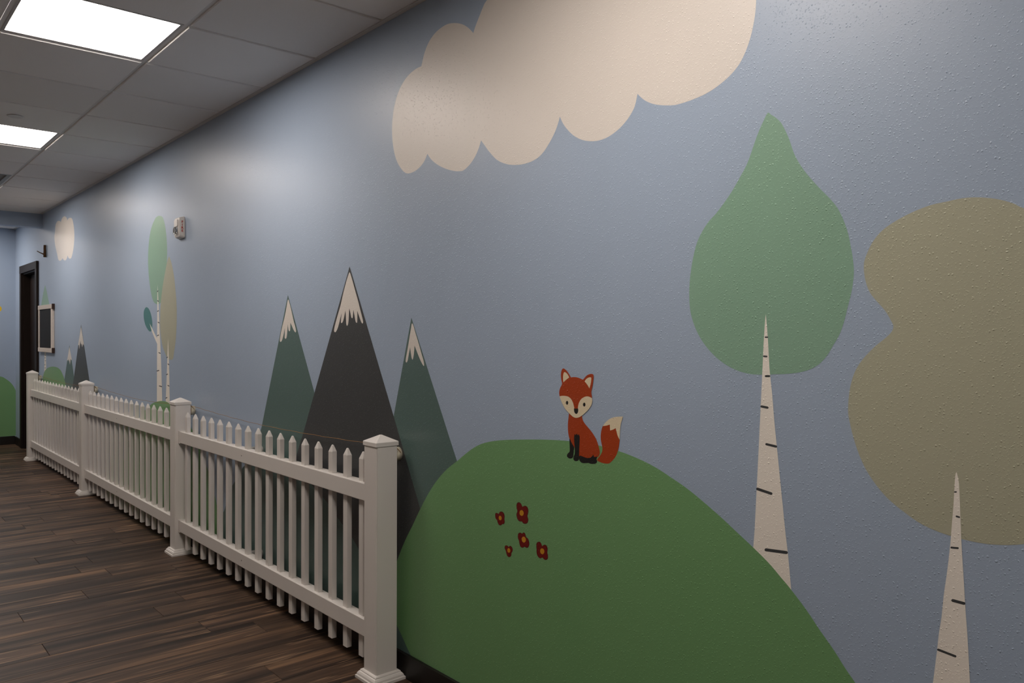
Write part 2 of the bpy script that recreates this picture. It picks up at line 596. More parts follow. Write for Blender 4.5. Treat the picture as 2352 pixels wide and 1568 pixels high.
# concealed sprinkler cover
sc_ = empty('sprinkler_cover', (-5.64, -0.935, H))
tag(sc_, 'small round sprinkler cover plate on a ceiling tile', 'sprinkler')


def disc_mesh(name, r, z0, z1, n=32, r2=None):
    r2 = r if r2 is None else r2
    return rings_mesh(name, [[(r * math.cos(2 * math.pi * k / n), r * math.sin(2 * math.pi * k / n), z0) for k in range(n)],
                             [(r2 * math.cos(2 * math.pi * k / n), r2 * math.sin(2 * math.pi * k / n), z1) for k in range(n)]])


o = link('cover_plate', disc_mesh('cover_plate', 0.041, -0.0060, -0.0035, r2=0.043), TEE, sc_)
o = link('stem', disc_mesh('stem', 0.030, -0.0036, 0.002), TEE, sc_)

# ================================================================== MURAL
def Zm(x0, y0, s):
    return lambda pts: [(x0 + p[0] * s, y0 + p[1] * s) + tuple(p[2:]) for p in pts]


def smooth_closed(pts, sub=4):
    """closed Catmull-Rom; a third entry marks a sharp corner"""
    n = len(pts)
    out = []
    for i in range(n):
        p1, p2 = pts[i], pts[(i + 1) % n]
        p0 = pts[i - 1] if len(p1) < 3 else p1
        p3 = pts[(i + 2) % n] if len(p2) < 3 else p2
        for s in range(sub):
            t = s / sub
            q = []
            for a in (0, 1):
                q.append(0.5 * (2 * p1[a] + (p2[a] - p0[a]) * t + (2 * p0[a] - 5 * p1[a] + 4 * p2[a] - p3[a]) * t * t
                                + (3 * p1[a] - p0[a] - 3 * p2[a] + p3[a]) * t ** 3))
            out.append(tuple(q))
    return out


STEP = 0.00015


def patch(name, pts, mat, layer, parent, label=None, smooth=True, sub=4, plane='right', zmin=0.099, zmax=H - 0.004):
    if smooth:
        pts = smooth_closed(pts, sub)
    vs2 = []
    for p in pts:
        if plane == 'right':
            w = px_on(p[0], p[1], 1, 0.0)
            vs2.append((w.x, -STEP * layer, min(max(w.z, zmin), zmax)))
        else:
            w = px_on(p[0], p[1], 0, XB)
            vs2.append((XB + STEP * layer, w.y, min(max(w.z, 0.106), zmax)))
    # drop doubles made by clamping
    cl = []
    for v in vs2:
        if not cl or (Vector(v) - Vector(cl[-1])).length > 1e-5:
            cl.append(v)
    a, b = (0, 2) if plane == 'right' else (1, 2)
    tri = geometry.tessellate_polygon([[Vector((v[a], v[b], 0)) for v in cl]])
    me = bpy.data.meshes.new(name)
    faces = []
    for t in tri:
        p, q, r = [Vector(cl[k]) for k in t]
        nrm = (q - p).cross(r - p)
        ok = nrm.y < 0 if plane == 'right' else nrm.x > 0
        faces.append(tuple(t) if ok else tuple(reversed(t)))
    me.from_pydata(cl, [], faces)
    me.update()
    o = link(name, me, mat, parent)
    if label:
        o['label'] = label
    return o


def stroke(name, a, b, w, mat, layer, parent):
    """brush dash from a to b (pixels) of width w, round ends"""
    a, b = Vector(a), Vector(b)
    d = (b - a)
    d = d.normalized() if d.length > 0 else Vector((1, 0))
    n = Vector((-d.y, d.x))
    pts = []
    for k in range(7):
        t = math.pi / 2 - math.pi * k / 6
        pts.append(tuple(b + (d * math.cos(t) + n * math.sin(t)) * w / 2))
    for k in range(7):
        t = math.pi / 2 + math.pi + -math.pi * k / 6
        t = -math.pi / 2 - math.pi * k / 6
        pts.append(tuple(a + (d * math.cos(t) + n * math.sin(t)) * w / 2))
    return patch(name, pts, mat, layer, parent, smooth=False)


def ellipse(cx, cy, rx, ry, tilt=0.0, n=20):
    ct, st = math.cos(tilt), math.sin(tilt)
    return [(cx + rx * math.cos(t) * ct - ry * math.sin(t) * st, cy + rx * math.cos(t) * st + ry * math.sin(t) * ct)
            for t in [2 * math.pi * k / n for k in range(n)]]


W = wall_right
c = 'c'
# --- big cloud
z = Zm(850, 0, 0.3954)
patch('painted_cloud', z([
    (298, 385, c), (270, 398), (230, 430), (195, 475), (165, 535), (143, 610), (131, 690), (128, 760), (132, 830), (143, 895),
    (160, 945), (185, 985), (205, 1003), (225, 1007), (255, 997), (285, 975), (310, 945), (325, 915), (333, 893, c),
    (355, 925), (390, 955), (440, 980), (490, 993), (520, 994), (545, 988), (580, 955), (610, 910), (632, 860), (645, 815, c),
    (670, 850), (700, 890), (740, 930), (790, 952), (840, 958), (890, 953), (940, 937), (980, 912), (1010, 880), (1045, 825),
    (1075, 765), (1093, 715), (1103, 677, c), (1120, 715), (1145, 750), (1180, 785), (1220, 808), (1265, 819), (1310, 819),
    (1355, 808), (1400, 785), (1450, 745), (1490, 700), (1520, 655), (1540, 610), (1554, 545, c), (1585, 575), (1620, 595),
    (1660, 607), (1710, 612), (1760, 611), (1800, 603), (1870, 580), (1950, 545), (2020, 500), (2090, 440), (2140, 380),
    (2175, 315), (2205, 235), (2225, 155), (2238, 75), (2243, 0), (2238, -90), (2205, -190, c), (2120, -330), (1960, -400),
    (1760, -390), (1600, -300, c), (1480, -350), (1300, -360), (1100, -330), (900, -220), (780, -110), (680, 0), (655, 45),
    (635, 95), (615, 145), (600, 192, c), (575, 165), (545, 145), (515, 136), (485, 134), (450, 140), (415, 160), (380, 190),
    (350, 230), (330, 270), (313, 320)]), CLOUD, 2, W, 'big cream white painted cloud with scalloped edge')
# --- three mountains
z = Zm(580, 590, 0.2551)
m1 = patch('painted_mountain', [(661.4, 676.7), (721.6, 898.7), (800, 1190), (860, 1420), (500, 1500), (600.4, 982.9)], TEAL, 2, W,
           'slim dark teal painted mountain with white snow cap, left of the charcoal one', smooth=False)
patch('snow_cap', z([
    (320, 385), (300, 490), (285, 560), (270, 620), (255, 690), (247, 745), (250, 762), (258, 762), (268, 745), (280, 700),
    (291, 640, c), (291, 690), (290, 725), (297, 735), (305, 730), (312, 690), (317, 605, c), (322, 640), (326, 660), (333, 668),
    (340, 655), (342, 590, c), (355, 620), (370, 655), (385, 677), (391, 675), (392, 660), (385, 625), (370, 570), (350, 480),
    (335, 420)]), CLOUD, 3, m1)
m3 = patch('painted_mountain', [(945, 729), (1027.7, 990), (1060, 1090), (1100, 1300), (860, 1300), (904, 957.3)], TEAL, 2, W,
           'dark teal painted mountain behind the green hill with the fox', smooth=False)
patch('snow_cap', z([
    (1436, 598), (1428, 640), (1418, 700), (1405, 780), (1393, 850), (1382, 910), (1380, 940), (1388, 949), (1398, 930),
    (1407, 880), (1420, 813, c), (1426, 860), (1433, 905), (1441, 924), (1447, 910), (1454, 870), (1460, 797, c), (1480, 850),
    (1500, 900), (1520, 945), (1540, 979), (1546, 970), (1540, 930), (1525, 880), (1500, 790), (1470, 690), (1450, 620)]), CLOUD, 3, m3)
m2 = patch('painted_mountain', [(803.2, 611.7), (911.5, 980), (965.7, 1169), (1040, 1430), (600, 1350), (700, 982.8)], CHAR, 4, W,
           'tallest painted mountain, charcoal with a dripping snow cap', smooth=False)
patch('snow_cap', z([
    (873, 140), (855, 190), (835, 260), (815, 340), (795, 430), (775, 500), (755, 570), (740, 630), (736, 665), (745, 677),
    (757, 665), (770, 635), (785, 580), (803, 503, c), (799, 560), (798, 590), (806, 593), (815, 580), (825, 545), (837, 480, c),
    (842, 540), (845, 600), (852, 619), (860, 608), (866, 570), (872, 462, c), (882, 500), (890, 540), (898, 550), (904, 540),
    (910, 475, c), (920, 530), (928, 575), (937, 592), (944, 580), (945, 485, c), (960, 530), (978, 580), (990, 598), (997, 588),
    (993, 560), (975, 490), (950, 390), (925, 300), (900, 210), (882, 150)]), CLOUD, 5, m2)
# --- big green hill (fox hill)
z = Zm(860, 980, 0.48469)
patch('painted_hill', z([
    (20, 1160, c), (45, 900), (80, 720), (117, 610), (150, 530), (180, 470), (220, 385), (260, 310), (300, 250), (345, 200), (395, 160), (430, 130), (470, 100),
    (510, 80), (560, 68), (620, 62), (700, 60), (790, 60), (870, 63), (950, 70), (1050, 85), (1160, 115), (1250, 150), (1330, 190),
    (1400, 235), (1480, 290), (1560, 355), (1640, 425), (1720, 500), (1797, 572), (1870, 645), (1925, 710), (1975, 770),
    (2050, 870), (2110, 960), (2180, 1060), (2230, 1140), (2280, 1213), (2380, 1370), (2500, 1600), (2640, 1900), (2850, 2500, c),
    (1500, 2500, c), (300, 1300, c)]), HILLG, 6, W, 'large green painted hill with the fox and red flowers')
# teal hill behind the fence
patch('painted_hill', [(492, 1240, 'c'), (500, 1210), (510, 1181), (516, 1170), (532, 1120), (539, 1107), (557, 1075), (580, 1056), (625, 1045),
                       (670, 1062), (709, 1105), (740, 1139.6), (755, 1158), (774, 1186), (790, 1208), (810, 1236), (827, 1266),
                       (862, 1330), (900, 1410), (944, 1510), (960, 1600, 'c'), (700, 1500, 'c')], TEAL, 7, W,
      'dark teal painted hill low behind the white fence')
# green hill under the slim birches
patch('painted_hill', [(272, 1130, 'c'), (280, 1080), (290, 1030), (305, 990), (320, 965), (333, 942), (346, 929.5), (354, 924.5), (363, 921.7),
                       (371, 920.5), (382, 922), (392, 928), (410, 942), (425, 960), (441, 985), (456, 1018), (474, 1066), (492, 1131),
                       (500, 1170), (508, 1240), (512, 1330, 'c'), (400, 1300, 'c')], HILLG, 8, W,
      'green painted hill under the slim birch trees')
# --- pear shaped green tree
z = Zm(1550, 230, 0.42727)
t1 = patch('painted_tree_crown', z([
    (500, 68), (480, 105), (455, 160), (432, 220), (410, 285), (385, 350), (350, 415), (310, 485), (270, 545), (225, 605), (180, 655),
    (145, 710), (118, 770), (100, 840), (88, 910), (80, 980), (78, 1050), (82, 1120), (95, 1180), (120, 1245), (155, 1305), (205, 1365),
    (265, 1415), (330, 1450), (390, 1468), (450, 1475), (530, 1473), (610, 1470), (680, 1460), (730, 1445), (780, 1415), (820, 1370),
    (850, 1320), (885, 1260), (910, 1190), (930, 1110), (948, 1040), (958, 980), (963, 920), (957, 850), (945, 780), (930, 710),
    (905, 640), (875, 580), (835, 530), (785, 480), (730, 420), (690, 370), (655, 315), (635, 270), (615, 210), (595, 165), (570, 120),
    (540, 92), (520, 80)]), LEAFG, 2, W, 'sage green pear-shaped painted tree crown')
# olive tree
t2 = patch('painted_tree_crown', z([(1820, 555), (1750, 535), (1680, 525), (1610, 522), (1540, 528), (1460, 545), (1390, 560), (1330, 580),
    (1250, 615), (1170, 660), (1110, 705), (1065, 760), (1035, 820), (1018, 870), (1017, 920), (1028, 980), (1050, 1035), (1090, 1085),
    (1130, 1130), (1160, 1180), (1175, 1215), (1165, 1245), (1130, 1280), (1080, 1320), (1030, 1370), (990, 1420), (960, 1480), (940, 1560)])
    + [(1948, 940), (1952, 970), (1965, 1020), (1985, 1070), (2010, 1110), (2040, 1145), (2080, 1178), (2120, 1205), (2170, 1226),
       (2220, 1240), (2280, 1250), (2352, 1249), (2440, 1230), (2520, 1180), (2570, 1090), (2580, 990), (2545, 900), (2500, 840),
       (2480, 780), (2520, 710), (2560, 640), (2550, 570), (2490, 520), (2420, 495), (2352, 478)], OLIVE, 2, W,
    'olive painted tree crown with a pinched waist')
z = Zm(1680, 680, 0.44643)
tr1 = patch('painted_trunk', z([(177, 92, c), (183, 150), (190, 250), (197, 380), (210, 500), (222, 650), (235, 780), (250, 930), (265, 1080), (280, 1230),
                         (292, 1330), (308, 1505), (314, 1580, c), (106, 1420, c), (113, 1290), (120, 1200), (130, 1000), (140, 800), (152, 550), (160, 380),
                         (166, 250), (172, 150)]), TRUNK, 4, W, 'white birch trunk under the sage green crown', sub=2)
for a, b, w in (((176, 211), (186, 211), 8), ((168, 309), (182, 310), 9), ((178, 411), (195, 411), 11), ((156, 567), (186, 573), 12),
                ((181, 761), (230, 773), 12), ((135, 991), (205, 1015), 14), ((179, 1304), (283, 1318), 16)):
    za, zb = z([a, b])
    stroke('bark_mark', za, zb, w * 0.44643, CHAR, 5, tr1)
z = Zm(2100, 1050, 0.33058)
tr2 = patch('painted_trunk', z([(293, 102), (302, 130), (312, 190), (320, 380), (327, 560), (336, 720), (350, 940), (358, 1080), (370, 1240), (380, 1420),
                         (388, 1568), (400, 1800), (425, 2300, c), (40, 2300, c), (100, 1800), (130, 1568), (145, 1450), (160, 1330), (172, 1220),
                         (190, 1110), (205, 960), (225, 820), (238, 720), (252, 590), (262, 460), (273, 330), (280, 200), (285, 130)]), TRUNK, 4, W,
            'white birch trunk under the olive crown', sub=2)
for a, b, w in (((282, 240), (292, 240), 10), ((294, 409), (313, 415), 12), ((259, 626), (303, 630), 14), ((268, 993), (346, 1014), 20),
                ((167, 1335), (286, 1381), 16), ((200, 1800), (330, 1830), 20)):
    za, zb = z([a, b])
    stroke('bark_mark', za, zb, w * 0.33058, CHAR, 5, tr2)
# --- fox
z = Zm(1240, 820, 0.17217)
fox = patch('painted_fox', z([(392, 750), (385, 810), (378, 880), (378, 960), (385, 1030), (400, 1090), (430, 1150), (460, 1195), (490, 1260), (528, 1330),
                              (600, 1350), (690, 1350), (770, 1335), (803, 1285), (795, 1220), (775, 1150), (745, 1075), (690, 990), (640, 930), (600, 880),
                              (575, 835), (565, 775), (560, 700, c), (400, 700, c)]), FOXO, 8, W,
            'rust orange painted fox sitting on the green hill')
patch('tail', z([(765, 1370), (800, 1320), (830, 1270), (838, 1210), (825, 1150), (815, 1080), (818, 1010), (830, 950), (845, 912, c), (936, 890, c),
                 (1015, 935, c), (1045, 1040), (1067, 1100), (1060, 1160), (1050, 1220), (1030, 1290), (1000, 1345), (960, 1390), (920, 1418),
                 (860, 1415), (810, 1400)]), FOXO, 7, fox)
patch('tail_tip', z([(845, 918, c), (870, 880), (905, 845), (950, 815), (1010, 797), (1112, 790, c), (1100, 830), (1085, 880), (1077, 930), (1072, 1000),
                     (1067, 1100, c), (1040, 1045), (1015, 945, c), (980, 965), (940, 977, c), (936, 898, c), (890, 912)]), FOXW, 8, fox)
patch('leg', z([(400, 1085), (400, 1160), (403, 1230), (398, 1262), (380, 1280), (366, 1305), (370, 1330), (395, 1348), (420, 1350), (443, 1335),
                (452, 1300), (458, 1240), (460, 1195), (435, 1155)]), BLACK, 9, fox)
patch('leg', z([(468, 1020, c), (480, 1040, c), (497, 1018, c), (508, 1040, c), (523, 1025, c), (535, 1060), (534, 1130), (530, 1220), (528, 1300), (525, 1360),
                (510, 1380), (485, 1386), (460, 1375), (450, 1350), (456, 1320), (468, 1290), (470, 1220), (462, 1130), (460, 1070)]), BLACK, 9, fox)
patch('foot', z([(530, 1320), (545, 1312), (580, 1325), (620, 1340), (660, 1342), (690, 1330), (718, 1298, c), (727, 1330, c), (770, 1325, c), (758, 1360),
                 (768, 1385), (755, 1412), (720, 1422), (680, 1420), (650, 1410), (600, 1413), (560, 1405), (535, 1380), (527, 1350)]), BLACK, 9, fox)
patch('head', z([(300, 355), (290, 300), (285, 240), (290, 190), (302, 160), (318, 150), (340, 160), (370, 190), (400, 235), (418, 270, c), (450, 265),
                 (490, 267), (530, 278), (578, 300, c), (600, 275), (635, 240), (670, 225), (700, 223), (718, 235), (721, 270), (713, 340),
                 (703, 400), (690, 465), (697, 510), (700, 547), (704, 580), (700, 610), (685, 650), (655, 695), (615, 735), (575, 770),
                 (535, 797), (490, 808), (450, 795), (415, 765), (380, 730), (345, 690), (315, 640), (290, 585), (275, 545), (264, 500), (263, 460),
                 (275, 410)]), FOXO, 10, fox)
patch('face', z([(268, 522, c), (300, 515), (340, 516), (380, 525), (415, 550), (440, 590), (455, 635), (466, 690, c), (511, 690, c), (517, 640), (530, 600),
                 (555, 560), (595, 532), (635, 522), (670, 530), (700, 547, c), (704, 580), (700, 610), (685, 650), (655, 695), (615, 735),
                 (575, 770), (535, 797), (490, 809), (450, 796), (415, 766), (380, 731), (345, 691), (315, 641), (290, 586), (275, 546)]), FOXW, 11, fox)
patch('inner_ear', z([(330, 200), (318, 225), (314, 270), (315, 310), (320, 335, c), (350, 305), (396, 270, c), (375, 230), (350, 205)]), FOXW, 11, fox)
patch('inner_ear', z([(602, 322, c), (625, 290), (655, 272), (680, 268), (691, 280), (688, 320), (680, 365), (665, 415, c), (640, 370)]), FOXW, 11, fox)
patch('eye', z(ellipse(368, 608, 16, 26)), BLACK, 12, fox)
patch('eye', z(ellipse(597, 632, 17, 26)), BLACK, 12, fox)
patch('nose', z([(460, 685, c), (516, 685, c), (517, 715), (508, 745), (491, 757), (473, 745), (462, 720)]), BLACK, 12, fox)
# --- flowers
z = Zm(1100, 1120, 0.12755)
FL = [
    ([(297, 500), (298, 465), (315, 448), (340, 455), (362, 470, c), (378, 435), (402, 424), (435, 435), (460, 470), (468, 520), (464, 560), (470, 610),
      (460, 645), (440, 653), (425, 650, c), (410, 670), (390, 677), (360, 660), (340, 615), (330, 580), (305, 550)], (388, 542, 27, 41),
     'small dark red painted flower beside the tallest flower'),
    ([(680, 320), (690, 275), (725, 257), (760, 280), (780, 320), (792, 345, c), (812, 325), (840, 321), (875, 345), (894, 395), (893, 450), (878, 505),
      (890, 545), (893, 590), (875, 635), (835, 648), (800, 635), (775, 605), (740, 605), (705, 575), (685, 520), (680, 470), (697, 415), (685, 375)],
     (774, 452, 37, 52), 'tallest dark red painted flower, topmost on the hill'),
    ([(705, 865), (715, 820), (745, 804), (782, 822, c), (810, 801), (838, 825), (853, 880), (885, 910), (905, 955), (913, 1010), (900, 1060), (870, 1080),
      (825, 1060, c), (790, 1078), (755, 1060), (735, 1010), (724, 950), (708, 910)], (813, 930, 37, 53),
     'dark red painted flower in the middle of the five'),
    ([(467, 1085), (475, 1045), (500, 1034), (525, 1045), (540, 1063, c), (565, 1042), (595, 1060), (613, 1100), (608, 1145), (590, 1175), (588, 1210),
      (570, 1240), (545, 1246), (515, 1225), (498, 1180), (487, 1130)], (543, 1125, 27, 42), 'smallest dark red painted flower, with three petals'),
    ([(1037, 1050), (1045, 990), (1085, 967), (1120, 990), (1142, 1050, c), (1165, 1030), (1195, 1022), (1225, 1045), (1242, 1095), (1237, 1170),
      (1248, 1220), (1245, 1275), (1210, 1298), (1175, 1285), (1148, 1255), (1110, 1269), (1070, 1240), (1045, 1180), (1042, 1110)],
     (1145, 1140, 38, 52), 'lowest dark red painted flower on the hill')]
for pts, (cx, cy, rx, ry), lab in FL:
    f = patch('painted_flower', z(pts), REDD, 7, W, lab)
    ax, ay = sum(p[0] for p in pts) / len(pts), sum(p[1] for p in pts) / len(pts)
    patch('petals', z([(ax + (p[0] - ax) * 0.925, ay + (p[1] - ay) * 0.945) + tuple(p[2:]) for p in pts]), RED, 8, f)
    patch('flower_center', z(ellipse(cx, cy, rx, ry, -0.12)), AMBER, 9, f)
# --- slim birches further along
z = Zm(300, 470, 0.29963)
patch('painted_tree_crown', z([(220, 85), (205, 90), (190, 105), (165, 160), (148, 230), (138, 320), (134, 420), (138, 520), (147, 610), (160, 690), (175, 740),
                               (195, 760), (212, 763), (228, 752), (240, 735), (256, 650), (268, 560), (275, 480), (279, 420), (280, 350), (277, 270), (270, 200),
                               (260, 140), (245, 95)]), LEAFG, 2, W, 'tall oval sage green painted crown near the fire alarm')
patch('painted_tree_crown', z([(295, 395, c), (312, 440), (325, 500), (335, 560), (343, 640), (350, 720), (354, 800), (354, 880), (351, 960), (345, 1050), (335, 1120),
                               (325, 1180), (310, 1188), (296, 1185), (280, 1170), (262, 1130), (245, 1080), (232, 1000), (226, 930), (226, 860), (231, 760),
                               (240, 670), (255, 570), (270, 490), (282, 430)]), OLIVE, 3, W, 'slim olive painted crown below the fire alarm')
patch('painted_tree_crown', z([(120, 785), (105, 805), (100, 835), (103, 880), (115, 925), (135, 960), (152, 972), (163, 955), (167, 915), (163, 870), (152, 825),
                               (138, 795)]), TEALB, 2, W, 'small teal oval painted leaf cluster on a birch branch')
ta = patch('painted_trunk', z([(208, 612, c), (212, 700), (218, 850), (225, 1000), (234, 1200), (240, 1380), (243, 1530, c), (202, 1530, c), (203, 1200), (204, 1066, c),
                               (190, 1035), (165, 975), (146, 908, c), (172, 960), (195, 1008), (203, 1020, c), (204, 940), (205, 850), (206, 720)]), TRUNK, 4, W,
           'slim white birch trunk with a side branch', sub=2)
tb = patch('painted_trunk', z([(288, 1020, c), (293, 1150), (297, 1300), (299, 1420), (301, 1540, c), (269, 1540, c), (273, 1420), (278, 1300), (283, 1150)]), TRUNK, 4, W,
           'short slim white birch trunk under the olive crown by the fence post', sub=2)
for par, lst in ((ta, ((208, 663, 4), (211, 738, 5), (210, 815, 6), (216, 903, 8), (211, 1001, 8), (223, 1136, 10), (210, 1272, 14), (230, 1391, 17))),
                 (tb, ((281, 1170, 5), (291, 1223, 6), (280, 1300, 7), (291, 1387, 8), (275, 1480, 8)))):
    for k, (mx_, my_, w) in enumerate(lst):
        dy = 2.5 if k % 2 else -2
        za, zb = z([(mx_ - w / 2, my_ - dy), (mx_ + w / 2, my_ + dy)])
        stroke('bark_mark', za, zb, 7.5 * 0.29963, CHAR, 5, par)
# --- small far cloud, mountains, hill and tree
z = Zm(0, 400, 0.2551)
patch('painted_cloud', z([(495, 520), (500, 460), (515, 425), (535, 420), (548, 430, c), (560, 395), (580, 378), (598, 390), (607, 415, c), (618, 397), (635, 392),
                          (650, 402), (660, 440), (667, 490), (670, 560), (666, 630), (658, 690), (645, 745), (632, 760), (618, 752), (608, 730, c), (603, 755),
                          (590, 775), (575, 772), (562, 755, c), (555, 770), (538, 779), (524, 765), (515, 720), (503, 670), (494, 620), (490, 560)]), CLOUD, 2, W,
      'small cream white painted cloud near the door')
z = Zm(60, 640, 0.16584)
n1 = patch('painted_mountain', z([(600, 915), (660, 1330), (690, 1520), (510, 1520), (540, 1340)]), TEAL, 2, W, 'small teal painted mountain by the far green hill', smooth=False)
patch('snow_cap', z([(600, 945, c), (570, 1120), (575, 1130, c), (586, 1115, c), (592, 1145), (597, 1115, c), (607, 1190), (616, 1110, c), (628, 1125), (632, 1112)]), CLOUD, 3, n1, sub=2)
n2 = patch('painted_mountain', z([(761, 630), (875, 1395), (905, 1600), (630, 1600), (665, 1350)]), CHAR, 4, W, 'small charcoal painted mountain with snow cap', smooth=False)
patch('snow_cap', z([(761, 665, c), (735, 830), (722, 910), (728, 920), (733, 910, c), (739, 975), (752, 860, c), (762, 905), (768, 900), (778, 950), (788, 900), (795, 915),
                     (800, 900)]), CLOUD, 5, n2, sub=2)
patch('painted_hill', z([(215, 1450, c), (250, 1300), (280, 1250), (330, 1222), (385, 1217), (440, 1232), (480, 1270), (510, 1330), (530, 1390), (545, 1450), (560, 1560, c),
                         (200, 1560, c)]), HILLG, 6, W, 'small green painted hill under the chalkboard')
patch('painted_tree_crown', z([(262, 85, c), (285, 170), (305, 270), (322, 360), (335, 470), (330, 570), (300, 640), (262, 655), (225, 640), (200, 570), (198, 470), (210, 360), (225, 270),
                               (243, 170)]), LEAFG, 2, W, 'pointed sage green painted crown behind the chalkboard')
tc = patch('painted_trunk', z([(263, 420), (272, 800), (276, 1040), (280, 1300), (252, 1300), (255, 1040), (257, 800)]), TRUNK, 4, W,
           'thin white birch trunk under the chalkboard', smooth=False)
for mx_, my_ in ((268, 1060), (262, 1095), (268, 1135), (260, 1190), (266, 1235)):
    za, zb = z([(mx_ - 4, my_), (mx_ + 4, my_)])
    stroke('bark_mark', za, zb, 1.4, CHAR, 5, tc)
# --- end wall: green hill and a yellow dab
hillb = patch('painted_hill', [(-215, 930), (-185, 900), (-140, 876), (-90, 862), (-40, 858), (0, 864), (12, 869), (25, 879), (34, 892), (40, 910), (45, 940), (48, 1040, 'c'), (-260, 1040, 'c'), (-235, 960)], HILLG, 2, wall_back,
      'green painted hill on the end wall beside the door', plane='back')
patch('painted_petal', ellipse(-1, 709, 5, 6), YELL, 2, wall_back, 'small yellow painted dab on the end wall', plane='back')

# ================================================================== PICKET FENCE
YF = -0.0874
POSTX = [-2.795, -5.239, -7.700, -10.150]
PH = 0.0495
fence = empty('picket_fence', (0, 0, 0))
tag(fence, 'white vinyl picket fence standing along the mural wall', 'fence')
# post meshes (shared)
post_me = rings_mesh('post', [sq(0, 0, PH, 0.0), sq(0, 0, PH, 0.968)])
bmp = bmesh.new(); bmp.from_mesh(post_me)
bmesh.ops.bevel(bmp, geom=[e for e in bmp.edges if abs(e.verts[0].co.z - e.verts[1].co.z) > 0.5], offset=0.004, segments=3, affect='EDGES')
bmp.to_mesh(post_me); bmp.free()
CH = 0.0525
cap_me = rings_mesh('cap', [sq(0, 0, CH, 0.958), sq(0, 0, CH, 0.9735), sq(0, 0, CH - 0.0015, 0.9755), sq(0, 0, 0.004, 1.0)])
base_me = rings_mesh('base_trim', [sq(0, 0, 0.075, 0.0), sq(0, 0, 0.075, 0.010), sq(0, 0, 0.0735, 0.012), sq(0, 0, 0.0705, 0.0125), sq(0, 0, 0.069, 0.020), sq(0, 0, 0.064, 0.027),
                                 sq(0, 0, 0.0605, 0.029), sq(0, 0, 0.0600, 0.033), sq(0, 0, 0.057, 0.036), sq(0, 0, 0.0505, 0.0375)])
PK_W, PK_T = 0.0355, 0.024


def picket_mesh():
    a, b = PK_W / 2, PK_T / 2
    e = 0.0015

    def ring(hx, hy, zz, ee=e):
        return [(-hx + ee, -hy, zz), (hx - ee, -hy, zz), (hx, -hy + ee, zz), (hx, hy - ee, zz), (hx - ee, hy, zz), (-hx + ee, hy, zz), (-hx, hy - ee, zz), (-hx, -hy + ee, zz)]
    return rings_mesh('picket', [ring(a, b, 0.050), ring(a, b, 0.885), ring(a - 0.0004, b - 0.0004, 0.8865), ring(0.0042, 0.0042, 0.913, 0.0012), ring(0.0022, 0.0022, 0.9155, 0.0006)])


pk_me = picket_mesh()
RT_Z = (0.1495, 0.2225)
TOPR = (0.7165, 0.7905)
for px_ in POSTX:
    p = link('post', post_me, VINYL, fence)
    p.location = (px_, YF, 0)
    cpo = link('cap', cap_me, VINYL, p)
    bso = link('base_trim', base_me, VINYL, p)
for bay in range(3):
    xr, xl = POSTX[bay] - PH, POSTX[bay + 1] + PH
    for z0, z1 in (TOPR, RT_Z):
        r = box('rail', (xl - 0.002, YF - 0.0255, z0), (xr + 0.002, YF + 0.0255, z1), VINYL, fence, 0.003)
        for xa, xb in ((xl - 0.001, xl + 0.024), (xr - 0.024, xr + 0.001)):
            box('bracket', (xa, YF - 0.0285, z0 - 0.003), (xb, YF + 0.0285, z1 + 0.003), VINYL, r, 0.002)
        # screw that holds the wall spacer, spacer dowel behind the rail
        xm = (xl + xr) / 2 - 0.16
        me = rings_mesh('screw', [[(xm + 0.0032 * math.cos(t), YF - 0.0265, (z0 + z1) / 2 + 0.0032 * math.sin(t)) for t in [k * math.pi / 5 for k in range(10)]],
                                  [(xm + 0.0032 * math.cos(t), YF - 0.024, (z0 + z1) / 2 + 0.0032 * math.sin(t)) for t in [k * math.pi / 5 for k in range(10)]]])
        link('screw', me, SCREW, r)
        zc = (z0 + z1) / 2 + 0.019
        link('wall_spacer', tube_mesh('wall_spacer', [(xm, YF + 0.024, zc), (xm, -0.0005, zc)], 0.024, 20), WHITEP, fence)
    n = 17
    for k in range(n):
        xx = xl + 0.094 + (xr - xl - 0.094 - 0.089) * k / (n - 1)
        q = link('picket', pk_me, VINYL, fence)
        q.location = (xx, YF, 0)
# cream wall pegs behind the posts
PEGZ, PEGR = 0.914, 0.029
for px_ in POSTX:
    link('wall_peg', tube_mesh('wall_peg', [(px_, YF + PH - 0.002, PEGZ), (px_, -0.0005, PEGZ)], PEGR, 28), CREAM, fence)['label'] = 'cream round peg between post and wall'

# ================================================================== TWINE
pts = []
YT = -0.020
for a, b, sag in ((0, 1, 0.026), (1, 2, 0.03), (2, 3, 0.03)):
    xa, xb = POSTX[a], POSTX[b]
    for k in range(41):
        t = k / 40
        zz = PEGZ + PEGR + 0.001 - sag * 4 * t * (1 - t) + 0.0012 * math.sin(k * 1.7)
        pts.append((xa + (xb - xa) * t, YT + 0.004 * math.sin(t * 9 + a), zz))
tw = link('twine', tube_mesh('twine', pts, 0.0013, 6), JUTE)
tag(tw, 'thin brown jute twine strung from peg to peg behind the fence', 'twine')
for i, px_ in enumerate(POSTX):
    wp = []
    turns = 4
    for k in range(turns * 20 + 1):
        t = 2 * math.pi * k / 20
        wp.append((px_ + (PEGR + 0.0012) * math.sin(t), -0.0375 + 0.008 * k / (turns * 20) + 0.001 * math.sin(t * 0.37), PEGZ + (PEGR + 0.0012) * math.cos(t)))
    # diagonal strand across the peg
    for k in range(15):
        t = -0.2 + 1.5 * k / 14
        wp.append((px_ + (PEGR + 0.0013) * math.sin(t), -0.0295 + 0.020 * k / 14, PEGZ + (PEGR + 0.0013) * math.cos(t)))
    link('wrap', tube_mesh('wrap', wp, 0.0013, 6), JUTE, tw)

